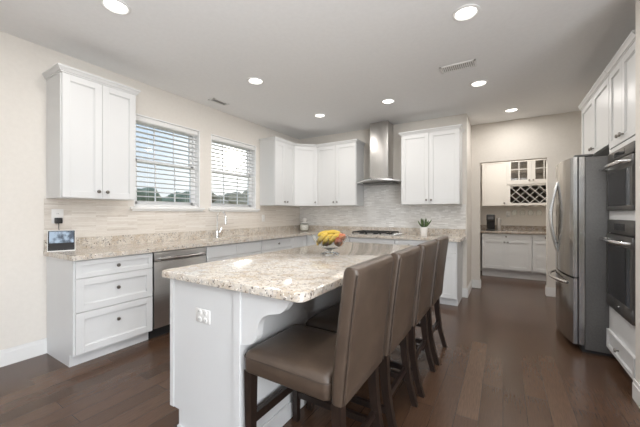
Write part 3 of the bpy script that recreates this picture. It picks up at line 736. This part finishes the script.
# over-fridge cabinet
w = 1.06
cabinet('over_fridge_cabinet', 'white two-door cabinet mounted above the refrigerator', 'cabinet', (0.80, 4.57, 0), RM, w, 0.62, 1.845, UZ1,
        [('door', 0.006, w / 2, 1.848, UZ1 - 0.004, [(w / 2 - 0.035, 1.905)]), ('door', w / 2, w - 0.004, 1.848, UZ1 - 0.004, [(w / 2 + 0.035, 1.905)])], crown_flags=[1, 0, 0, 0])
# side panel left of fridge
o = MB().box(0.80, 1.42, 4.571, 4.60, 0, UZ1, 0.001, 1).build('refrigerator_side_panel', M['white'], None); tag(o, 'tall white panel on the far side of the refrigerator', 'panel')
# oven tower
TW = 0.652; TY = 3.505
r = thing('oven_tower_cabinet', 'tall white cabinet tower holding the two wall ovens', 'cabinet', (0.80, TY, 0), RM)
b = MB()
b.box(0, 0.022, -0.018, 0.62, 0.1, UZ1); b.box(TW - 0.022, TW, -0.018, 0.62, 0.1, UZ1)
b.box(0.022, TW - 0.022, 0.0, 0.62, 1.79, UZ1); b.box(0.022, TW - 0.022, -0.018, 0.62, 1.752, 1.79)
b.box(0.022, TW - 0.022, -0.018, 0.62, 1.200, 1.272); b.box(0.022, TW - 0.022, -0.018, 0.62, 0.262, 0.478)
b.box(0.022, TW - 0.022, 0.0, 0.62, 0.1, 0.262); b.box(0, TW, 0.065, 0.62, 0, 0.1); b.box(0.022, TW - 0.022, 0.60, 0.62, 0.262, 1.8)
b.build('body', M['white'], r)
for (x0, x1, kx) in ((0.004, TW / 2 - 0.0015, TW / 2 - 0.04), (TW / 2 + 0.0015, TW - 0.004, 0.036)):
    d = shaker(x1 - x0, UZ1 - 1.80 - 0.004).build('door', M['white'], r, loc=(x0, 0, 1.80)); knob(d, kx if x0 < 0.1 else 0.036, 0.055)
d = shaker(TW - 0.012, 0.158, 0.03).build('drawer_front', M['white'], r, loc=(0.006, -0.018, 0.105)); knob(d, TW / 2, 0.085)
crown(r, [(0, -0.02), (TW, -0.02), (TW, 0.62), (0, 0.62)], [1, 0, 0, 0], UZ1 - 0.004, M['white'])
OW = TW - 0.05
def oven(name, label, z0, z1, ctrl, logo):
    r = thing(name, label, 'oven', (0.80, TY - 0.025, z0), RM)
    h = z1 - z0
    b = MB(); b.box(0.004, OW - 0.004, -0.016, 0.56, 0.002, h - 0.002); b.build('body', M['black'], r)
    b = MB(); b.box(0.0, OW, -0.034, -0.0185, h - ctrl, h, 0.003); cp = b.build('control_panel', M['slate'], r)
    b = MB(); b.box(0.18, OW - 0.18, -0.0355, -0.033, h - ctrl * 0.75, h - ctrl * 0.25); b.build('display', M['blackglass'], cp)
    dh = h - ctrl - 0.010
    bot = 0.10 if logo else 0.035
    b = MB(); b.box(0.0, OW, -0.042, -0.0185, 0.0, bot, 0.003); b.box(0.0, OW, -0.042, -0.0185, dh - 0.085, dh, 0.003)
    b.box(0, 0.045, -0.042, -0.0185, bot, dh - 0.085); b.box(OW - 0.045, OW, -0.042, -0.0185, bot, dh - 0.085)
    dr = b.build('door', M['slate'], r)
    b = MB(); b.box(0.045, OW - 0.045, -0.040, -0.020, bot, dh - 0.085); b.build('door_glass', M['blackglass'], dr)
    zh = dh - 0.045
    b = MB(); b.tube([(0.035, -0.042, zh), (0.037, -0.078, zh), (0.06, -0.092, zh), (OW / 2, -0.100, zh), (OW - 0.06, -0.092, zh), (OW - 0.037, -0.078, zh), (OW - 0.035, -0.042, zh)], 0.0135, 10); b.build('handle', M['handle'], dr)
    if logo:
        b = MB(); b.lathe([(0.011, -0.042), (0.011, -0.0435), (0.0, -0.0437)], (OW / 2, 0, bot / 2), 16, 'y'); b.build('round_badge', M['handle'], dr)
        b = MB()
        for dz in (0.42, 0.66): b.tube([(0.06, 0.02, dh * dz), (OW - 0.06, 0.02, dh * dz)], 0.003, 6)
    return r
oven('wall_oven', 'upper dark steel wall oven, shorter, just below the tower doors', 1.274, 1.750, 0.075, False)
oven('wall_oven', 'lower dark steel wall oven, taller, above the white bottom drawer', 0.480, 1.198, 0.105, True)

# ------------------------------------------------------------------ pantry nook
PB = 6.85
w = 0.824
cabinet('pantry_base_cabinet', 'white two-door base cabinet in the pantry nook under the coffee maker', 'cabinet', (-0.361, PB, 0), 0, w, 0.60, 0.14, 0.858,
        [('slab', 0.004, w - 0.004, 0.752, 0.852, [(w / 2, 0.803)]), ('door', 0.004, w / 2, 0.165, 0.746, [(w / 2 - 0.03, 0.695)]), ('door', w / 2, w - 0.004, 0.165, 0.746, [(w / 2 + 0.03, 0.695)])], m=M['white'], toe=0.14)
w = 0.80
cabinet('pantry_base_cabinet', 'white base cabinet at the right side of the pantry nook, partly behind the wall', 'cabinet', (0.465, PB, 0), 0, w, 0.60, 0.14, 0.858,
        [('slab', 0.004, w / 2, 0.752, 0.852, [(w / 4, 0.803)]), ('slab', w / 2, w - 0.004, 0.752, 0.852, [(w * .75, 0.803)]), ('door', 0.004, w / 2, 0.165, 0.746, [(w / 2 - 0.03, 0.695)]), ('door', w / 2, w - 0.004, 0.165, 0.746, [(w / 2 + 0.03, 0.695)])], m=M['white'], toe=0.14)
r = thing('pantry_countertop', 'dark grey-brown granite counter in the pantry nook', 'countertop', (-0.455, PB - 0.045, 0.859))
b = MB(); b.box(0.0, 1.88, 0, 0.65, 0, 0.04, 0.003); b.build('slab', M['granite_p'], r)
b = MB(); b.box(0.0, 1.88, 0.63, 0.65, 0.04, 0.14); b.build('low_splash', M['granite_p'], r)
PU = 7.13
w = 0.445
cabinet('pantry_wall_cabinet', 'cream single-door wall cabinet in the pantry nook above the coffee maker', 'cabinet', (-0.376, PU, 0), 0, w, 0.329, 1.405, 2.33,
        [('door', 0.004, w - 0.004, 1.407, 2.328, [(w - 0.045, 1.46)])], m=M['cream'])
# glass door cabinet
w = 0.80
r = thing('glass_door_cabinet', 'cream wall cabinet with two glazed doors in the pantry nook', 'cabinet', (0.07, PU, 1.83), 0)
hh = 0.505
b = MB(); b.box(0, 0.018, 0, 0.329, 0, hh); b.box(w - 0.018, w, 0, 0.329, 0, hh); b.box(0, w, 0, 0.329, 0, 0.018); b.box(0, w, 0, 0.329, hh - 0.018, hh); b.box(0, w, 0.31, 0.329, 0, hh); b.box(0.018, w - 0.018, 0.02, 0.31, 0.245, 0.26)
b.build('body', M['cream'], r)
for k in range(2):
    dw = w / 2 - 0.004; b = MB(); rl = 0.062
    b.box(0, rl, -0.02, 0, 0, hh); b.box(dw - rl, dw, -0.02, 0, 0, hh); b.box(rl, dw - rl, -0.02, 0, 0, rl + 0.02); b.box(rl, dw - rl, -0.02, 0, hh - rl, hh)
    b.box(dw / 2 - 0.008, dw / 2 + 0.008, -0.018, -0.002, rl, hh - rl); b.box(rl, dw - rl, -0.018, -0.002, 0.285, 0.301)
    d = b.build('door', M['cream'], r, loc=(0.002 + k * w / 2, 0, 0))
    b = MB(); b.box(rl, dw - rl, -0.011, -0.008, rl, hh - rl); b.build('glass_pane', M['cabglass'], d)
    knob(d, dw - 0.03 if k == 0 else 0.03, 0.07)
# wine rack
r = thing('wine_rack', 'cream lattice wine rack below the glazed doors in the pantry nook', 'wine rack', (0.07, PU, 1.412), 0)
b = MB(); b.box(0, 0.055, 0, 0.329, 0.0, 0.416); b.box(w - 0.055, w, 0, 0.329, 0, 0.416); b.box(0.055, w - 0.055, 0, 0.329, 0.385, 0.416); b.box(0.055, w - 0.055, 0, 0.329, 0.0, 0.045); b.build('frame', M['cream'], r)
b = MB(); b.box(0.055, w - 0.055, 0.312, 0.329, 0.045, 0.385); b.build('rear_board', M['inside'], r)
xa, xb, za, zb = 0.055, w - 0.055, 0.045, 0.385
b = MB()
def clip_slat(x0, sgn):
    pts = []
    ta = max(0.0, 0.0); L = zb - za
    # line x = x0 + sgn*(z-za)
    zs, ze = za, zb
    def xat(z): return x0 + sgn * (z - za)
    lo, hi = za, zb
    if sgn > 0: lo = max(za, za + (xa - x0)); hi = min(zb, za + (xb - x0))
    else: lo = max(za, za + (x0 - xb)); hi = min(zb, za + (x0 - xa))
    if hi - lo < 0.02: return
    t = 0.006
    b.loft([[(xat(z) - t * 1.2, y, z), (xat(z) + t * 1.2, y, z)] + [] for z in ()]) if False else None
    p0, p1 = (xat(lo), lo), (xat(hi), hi); nx, nz_ = sgn * 0.0, 0
    q = [(p0[0] - t, p0[1]), (p0[0] + t, p0[1]), (p1[0] + t, p1[1]), (p1[0] - t, p1[1])]
    b.prism(q, 'y', 0.004, 0.30)
sp = 0.155
for k in range(-3, 7):
    clip_slat(xa + 0.02 + k * sp, 1); clip_slat(xa + 0.02 + k * sp, -1)
b.build('lattice', M['cream'], r)
for k in range(6):
    b = MB(); x = 0.06 + k * 0.135
    b.prism([(x - 0.02, 0), (x - 0.02, -0.006), (x - 0.032, -0.009), (x - 0.032, -0.016), (x + 0.032, -0.016), (x + 0.032, -0.009), (x + 0.02, -0.006), (x + 0.02, 0)], 'y', 0.01, 0.30); b.build('stemware_rail', M['cream'], r)
# hanging glasses
def wineglass():
    t = 0.0015
    outer = [(0.036, 0.0), (0.035, -0.002), (0.006, -0.006), (0.004, -0.012), (0.004, -0.070), (0.014, -0.080), (0.042, -0.100), (0.050, -0.13), (0.047, -0.165), (0.040, -0.190)]
    inner = [(0.0385, -0.190), (0.0455, -0.165), (0.0485, -0.13), (0.0405, -0.102), (0.012, -0.084), (0.0, -0.082)]
    return MB().lathe(outer + inner, (0, 0, 0), 16)
wg = wineglass().build('wine_glass', M['bowlglass'], None, loc=(0.07 + 0.1275, PU + 0.10, 1.4025))
LB = 'stemmed wine glass hanging upside down under the lattice wine rack, %s'
tag(wg, LB % 'leftmost of the row', 'wine glass', 'wine glasses hanging under the rack')
for k in range(1, 4):
    g = wg.copy(); C.objects.link(g); g.location = (0.07 + 0.1275 + 0.135 * k, PU + 0.10, 1.4025)
    g['label'] = LB % ('second from the left', 'third from the left', 'fourth, nearest the refrigerator')[k - 1]
# coffee maker
r = thing('coffee_maker', 'black coffee maker on the pantry nook counter', 'coffee maker', (-0.215, 7.10, 0.8995))
b = MB(); b.box(-0.075, 0.075, -0.13, 0.10, 0.0, 0.03, 0.006); b.build('base', M['black'], r)
b = MB(); b.box(-0.075, 0.075, 0.0, 0.10, 0.03, 0.30, 0.01); b.build('water_tank', M['black'], r)
b = MB(); b.box(-0.075, 0.075, -0.12, 0.10, 0.20, 0.33, 0.018, 3); b.build('brew_head', M['black'], r)
b = MB(); b.lathe([(0.02, 0.2), (0.012, 0.18)], (0, -0.06, 0), 12); b.build('spout', M['black'], r)
b = MB(); b.box(-0.05, 0.05, -0.1225, -0.119, 0.235, 0.285); b.build('front_badge', M['slate'], r)
r = thing('canister', 'small brushed steel canister right of the black coffee maker', 'canister', (-0.070, 7.06, 0.8995))
b = MB(); b.lathe([(0.040, 0), (0.042, 0.004), (0.042, 0.22), (0.040, 0.222)], (0, 0, 0), 24); b.build('body', M['steel'], r)
b = MB(); b.lathe([(0.043, 0.222), (0.043, 0.245), (0.036, 0.252), (0.010, 0.254), (0.012, 0.272), (0.0, 0.276)], (0, 0, 0), 24); b.build('lid', M['steel'], r)

# ------------------------------------------------------------------ small things
# smart display
r = thing('smart_display', 'tabletop smart display with lit screen at the left end of the counter', 'smart display', (-3.39, 1.095, 0.9155), math.radians(70))
r.scale = (1.12, 1.1, 1.22)
b = MB()
fr = [(-0.045, 0.0), (0.055, 0.0), (0.055, 0.012), (-0.008, 0.152), (-0.018, 0.152)]
b.prism(fr, 'x', -0.085, 0.085); b.build('casing', M['plate'], r)
def tilt(zz, off): 
    t = zz / 0.152; return (-0.045 + 0.027 * t - off)
def tilted(name, x0, x1, z0, z1, m, off=0.002):
    b = MB(); b.loft([[(x0, tilt(z0, off), z0), (x1, tilt(z0, off), z0), (x1, tilt(z0, -0.001), z0), (x0, tilt(z0, -0.001), z0)], [(x0, tilt(z1, off), z1), (x1, tilt(z1, off), z1), (x1, tilt(z1, -0.001), z1), (x0, tilt(z1, -0.001), z1)]])
    return b.build(name, m, r)
tilted('bezel', -0.081, 0.081, 0.006, 0.148, M['blackglass'], 0.002); tilted('screen', -0.074, 0.074, 0.060, 0.143, M['screen'], 0.003)
# charger
r = thing('power_adapter', 'black plug-in power adapter in the outlet above the smart display', 'adapter', (-3.4795, 1.095, 1.185), R90)
b = MB(); b.box(-0.026, 0.026, -0.034, 0.0, -0.026, 0.026, 0.005); b.build('plug_body', M['black'], r)
b = MB(); b.tube([(0, -0.02, -0.024), (0, -0.022, -0.07), (0.005, -0.035, -0.14), (0.0, -0.06, -0.20), (-0.01, -0.09, -0.26)], 0.0028, 6); b.build('cable', M['black'], r)

# fruit bowl
BC = Vector((-1.225, 2.165, 0.9155))
r = thing('fruit_bowl', 'footed clear glass bowl of fruit on the island', 'bowl', BC)
b = MB(); b.lathe([(0.076, 0.0), (0.080, 0.004), (0.068, 0.010), (0.026, 0.022), (0.022, 0.032), (0.034, 0.040), (0.0, 0.040)], (0, 0, 0), 32); b.build('foot', M['bowlglass2'], r)
b = MB(); prof = [(0.004, 0.041), (0.06, 0.047), (0.102, 0.072), (0.132, 0.110), (0.149, 0.155), (0.145, 0.1555), (0.128, 0.114), (0.099, 0.077), (0.06, 0.052), (0.004, 0.046)]
b.lathe(prof, (0, 0, 0), 32, cap=False); b.build('bowl', M['bowlglass2'], r)
def banana():
    b = MB(); pts = []; rad = []
    n = 12; R_ = 0.098
    for k in range(n + 1):
        a = math.radians(-42 + 84 * k / n); pts.append((R_ * math.sin(a), 0, R_ * math.cos(a) - R_)); t = k / n
        rad.append(0.0205 * min(1, 0.35 + 3.2 * min(t, 1 - t)) if 0 < k < n else 0.006)
    b.tube(pts, rad, 8); o = b.build('banana', M['banana'], None, angle=60)
    e = Vector(pts[-1]); d = (Vector(pts[-1]) - Vector(pts[-2])).normalized()
    b = MB(); b.tube([e - d * 0.002, e + d * 0.012, e + d * 0.024], [0.0065, 0.005, 0.0055], 6); b.build('stem', M['banana_tip'], o)
    e = Vector(pts[0]); d = (Vector(pts[0]) - Vector(pts[1])).normalized()
    b = MB(); b.tube([e - d * 0.002, e + d * 0.004], [0.0062, 0.003], 6); b.build('tip', M['banana_tip'], o)
    return o
bn = banana()
cr_, cu = Vector((math.cos(math.radians(31.4)), math.sin(math.radians(31.4)), 0)), Vector((-math.sin(math.radians(31.4)), math.cos(math.radians(31.4)), 0))
def orient(o, a, z):
    X = a.normalized(); Z = (z - X * z.dot(X)).normalized(); Y = Z.cross(X)
    m = Matrix((X, Y, Z)).transposed(); o.rotation_euler = m.to_euler()
UP = Vector((0, 0, 1))
spots = [(-0.066, -0.030, 0.136, 0, 'at the front left of the glass bowl'),
         (-0.018, -0.042, 0.134, 0, 'at the front middle of the glass bowl'),
         (0.032, -0.040, 0.138, 0, 'at the front right of the bunch, beside the apples'),
         (-0.040, 0.040, 0.172, 1, 'lying across the back left, on top of the others'),
         (0.034, 0.035, 0.178, 1, 'topmost, lying across the back right of the bunch'),
         (-0.01, 0.075, 0.165, 1, 'lying behind all the other bananas')]
for i, (u, v, z, k, tx) in enumerate(spots):
    o = bn if i == 0 else copy_tree(bn)
    o.location = BC + cr_ * u + cu * v + UP * z
    if k == 0: orient(o, cr_ * 0.62 + cu * 0.42 + UP * 0.55, -cu * 0.6 + UP * 0.55 - cr_ * 0.35)
    else: orient(o, cr_ * 0.95 + cu * (0.30 if i == 3 else -0.10) + UP * (0.12 if i == 3 else -0.06), UP - cu * 0.3)
    tag(o, 'yellow banana ' + tx, 'banana', 'bananas in the glass bowl')
def apple():
    b = MB(); b.lathe([(0.004, 0.006), (0.018, 0.0), (0.030, 0.010), (0.037, 0.030), (0.035, 0.048), (0.024, 0.062), (0.010, 0.062), (0.002, 0.056)], (0, 0, -0.032), 18)
    o = b.build('apple', M['apple'], None, angle=60)
    b = MB(); b.tube([(0, 0, 0.024), (0.003, 0, 0.04)], [0.0016, 0.002], 5); b.build('stem', M['stem'], o)
    return o
ap = apple()
for i, (u, v, z, tx) in enumerate(((0.098, -0.012, 0.137, 'in front at the right rim of the glass bowl'), (0.088, 0.062, 0.135, 'behind the other apples at the right of the bowl'), (0.068, -0.045, 0.102, 'lowest, under the bananas on the right of the bowl'), (-0.03, 0.035, 0.095, 'under the bananas on the left of the bowl'))):
    o = ap if i == 0 else copy_tree(ap)
    o.location = BC + cr_ * u + cu * v + Vector((0, 0, z)); o.rotation_euler = (0.3 * i, 0.2, 0.8 * i); tag(o, 'red and orange apple ' + tx, 'apple', 'apples in the glass bowl')

# plant
r = thing('potted_succulent', 'small green succulent in a white pot on the back counter', 'plant', (-1.00, 4.60, 0.9155))
b = MB(); b.lathe([(0.040, 0), (0.043, 0.004), (0.054, 0.125), (0.056, 0.135), (0.050, 0.135), (0.048, 0.12), (0.0, 0.118)], (0, 0, 0), 24); b.build('pot', M['pot'], r)
b = MB(); b.lathe([(0.047, 0.118), (0.0, 0.124)], (0, 0, 0), 16); b.build('soil', M['soil'], r)
rn = random.Random(3)
for k in range(14):
    a = 2 * PI * k / 14 * 2.4; sp_ = 0.015 + 0.085 * (k / 14); hgt = 0.15 - 0.05 * (k / 14) + rn.uniform(-0.015, 0.03)
    b = MB(); p0 = Vector((0.012 * math.cos(a), 0.012 * math.sin(a), 0.118)); p2 = Vector((sp_ * 1.25 * math.cos(a), sp_ * 1.25 * math.sin(a), 0.118 + hgt)); p1 = (p0 + p2) / 2 + Vector((math.cos(a), math.sin(a), -0.2)) * 0.012
    pts = [p0.lerp(p1, t).lerp(p1.lerp(p2, t), t) for t in [j / 6 for j in range(7)]]
    b.tube(pts, [0.005, 0.008, 0.011, 0.0125, 0.011, 0.007, 0.001], 6); b.build('leaf', M['leaf'], r, angle=60)

# jar in the corner
r = thing('glass_jar', 'round glass jar with a ball lid in the corner of the counter', 'jar', (-3.27, 4.78, 0.9155))
b = MB(); b.lathe([(0.060, 0), (0.078, 0.008), (0.092, 0.05), (0.092, 0.09), (0.080, 0.135), (0.058, 0.150), (0.055, 0.150), (0.076, 0.132), (0.088, 0.09), (0.088, 0.05), (0.075, 0.012), (0.0, 0.008)], (0, 0, 0), 28); b.build('jar_body', M['bowlglass'], r)
b = MB(); b.lathe([(0.0, 0.012), (0.072, 0.014), (0.084, 0.05), (0.084, 0.09), (0.074, 0.12), (0.0, 0.125)], (0, 0, 0), 24); b.build('contents', M['jarfill'], r)
b = MB(); b.lathe([(0.060, 0.151), (0.060, 0.160), (0.030, 0.170), (0.014, 0.176), (0.0, 0.176)], (0, 0, 0), 24); b.ball((0, 0, 0.212), 0.043, sub=3); b.build('lid', M['pot'], r)

# ------------------------------------------------------------------ ceiling fittings
def downlight(loc, label):
    r = thing('recessed_light', label, 'ceiling light', loc, 0, 'recessed ceiling lights')
    b = MB(); b.lathe([(0.095, 0.0), (0.094, -0.006), (0.078, -0.010), (0.072, -0.004), (0.070, -0.001)], (0, 0, 0), 32, cap=False); b.build('trim_ring', M['trim'], r)
    b = MB(); b.lathe([(0.071, -0.001), (0.068, -0.003), (0.0, -0.004)], (0, 0, 0), 32); b.build('lens', M['lamp'], r)
    d = bpy.data.lights.new('bulb', 'AREA'); d.shape = 'DISK'; d.size = 0.13; d.energy = DOWNLIGHT_W; d.color = DOWNLIGHT_COL
    o = bpy.data.objects.new('bulb', d); C.objects.link(o); o.parent = r; o.location = (0, 0, -0.012)
    return r
lights = [((-2.372, 1.075), 'round recessed light in the ceiling above the left wall cabinet, nearest at top left'),
          ((-0.235, 2.465), 'largest round recessed light at the top of the view, over the stools'),
          ((-2.372, 2.50), 'round recessed light in the ceiling in front of the left window'),
          ((-0.235, 3.875), 'round recessed light just beyond the ceiling vent'),
          ((-1.30, 3.865), 'round recessed light in the ceiling in front of the range hood'),
          ((-2.372, 3.885), 'round recessed light in the ceiling in front of the corner wall cabinets'),
          ((0.104, 5.12), 'smallest round recessed light, in front of the pantry opening'),
          ((0.10, 6.30), 'round recessed light in the ceiling inside the pantry nook'),
          ((-0.235, 1.0), 'round recessed light in the ceiling right above the viewer')]
l0 = None
for (x, y), lb in lights:
    if l0 is None: l0 = downlight((x, y, H), lb)
    else:
        c = copy_tree(l0); c.location = (x, y, H); c['label'] = lb
        if y > 6:                      # the pantry lamp is brighter than the dimmed kitchen ones
            for ch in c.children:
                if ch.type == 'LIGHT': ch.data = ch.data.copy(); ch.data.energy = 7.5
def ceiling_vent(loc, rz, w, d, n, label):
    r = thing('ceiling_vent', label, 'vent', loc, rz)
    b = MB(); b.box(-w / 2, w / 2, -d / 2, -d / 2 + 0.018, -0.008, 0); b.box(-w / 2, w / 2, d / 2 - 0.018, d / 2, -0.008, 0); b.box(-w / 2, -w / 2 + 0.018, -d / 2, d / 2, -0.008, 0); b.box(w / 2 - 0.018, w / 2, -d / 2, d / 2, -0.008, 0); b.build('frame', M['trim'], r)
    b = MB(); b.box(-w / 2 + 0.018, w / 2 - 0.018, -d / 2 + 0.018, d / 2 - 0.018, -0.0015, -0.0005); b.build('duct_opening', M['ductgrey'], r)
    for k in range(n):
        x = -w / 2 + 0.018 + (w - 0.036) * (k + 0.5) / n; b = MB()
        b.prism([(x - 0.006, -0.0065), (x - 0.004, -0.0065), (x + 0.004, -0.002), (x + 0.002, -0.002)], 'y', -d / 2 + 0.017, d / 2 - 0.017); b.build('louvre', M['trim'], r)
ceiling_vent((-0.39, 3.325, H), 0, 0.33, 0.15, 16, 'white louvred ceiling vent between the recessed lights on the right')
ceiling_vent((-3.23, 2.71, H), R90, 0.26, 0.11, 10, 'faint white ceiling vent close to the window wall')

# ------------------------------------------------------------------ outside
b = MB(); b.box(-120, -3.66, -60, 120, -0.75, -0.55); struct(b.build('ground', M['grass']))
def tree(loc, h, wd, m, label, seed):
    r = thing('tree', label, 'tree', loc, 0, 'trees beyond the windows')
    rn = random.Random(seed)
    b = MB(); b.tube([(0, 0, 0), (0.1, 0, h * 0.3), (0, 0.05, h * 0.6)], [0.28, 0.2, 0.1], 8); b.build('trunk', M['bark'], r)
    b = MB()
    for k in range(26):
        a = rn.uniform(0, 2 * PI); q = math.sqrt(rn.random()); z = rn.uniform(0.22, 0.92)
        rad = wd * 0.5 * (1 - 0.75 * abs(z - 0.45)) * q
        b.ball((rad * math.cos(a), rad * math.sin(a), z * h), rn.uniform(0.12, 0.24) * wd, (1, 1, rn.uniform(0.7, 1.0)), 2)
    for v in b.bm.verts: v.co += Vector((rn.uniform(-1, 1), rn.uniform(-1, 1), rn.uniform(-1, 1))) * wd * 0.02
    b.build('foliage', m, r, angle=80)
    return r
trees = [(-34, 16.5, 3.7, 6, 0, 'leafy green tree at the left of the left window'), (-38, 21, 3.3, 6, 0, 'low green tree in the middle of the left window'),
         (-36, 24.5, 4.0, 6.5, 0, 'rounded green tree at the right of the left window'), (-33, 26, 4.3, 6, 1, 'tan backlit tree at the left of the right window'),
         (-30, 28.5, 4.0, 6, 1, 'tan backlit tree left of the sun in the right window'), (-30, 33, 4.4, 7, 1, 'broad tan backlit tree at the right of the right window'),
         (-29, 38, 4.4, 7, 1, 'tan backlit tree at the far right edge of the right window'), (-42, 18, 4.0, 7, 0, 'more distant green tree seen behind the left window'),
         (-40, 31, 4.6, 8, 1, 'more distant tan tree seen behind the right window')]
for i, (x, y, h, wd, k, lb) in enumerate(trees):
    f = (0.92, 1.25, 0.95, 1.3, 0.88, 1.12, 0.9, 1.5, 1.45)[i]; x *= f; y *= f; h = (h - 1.8) * f + 2.35; wd *= 0.9
    tree((x, y, -0.55), h, wd, M['foliage_tan'] if k else M['foliage'], lb, 20 + i)
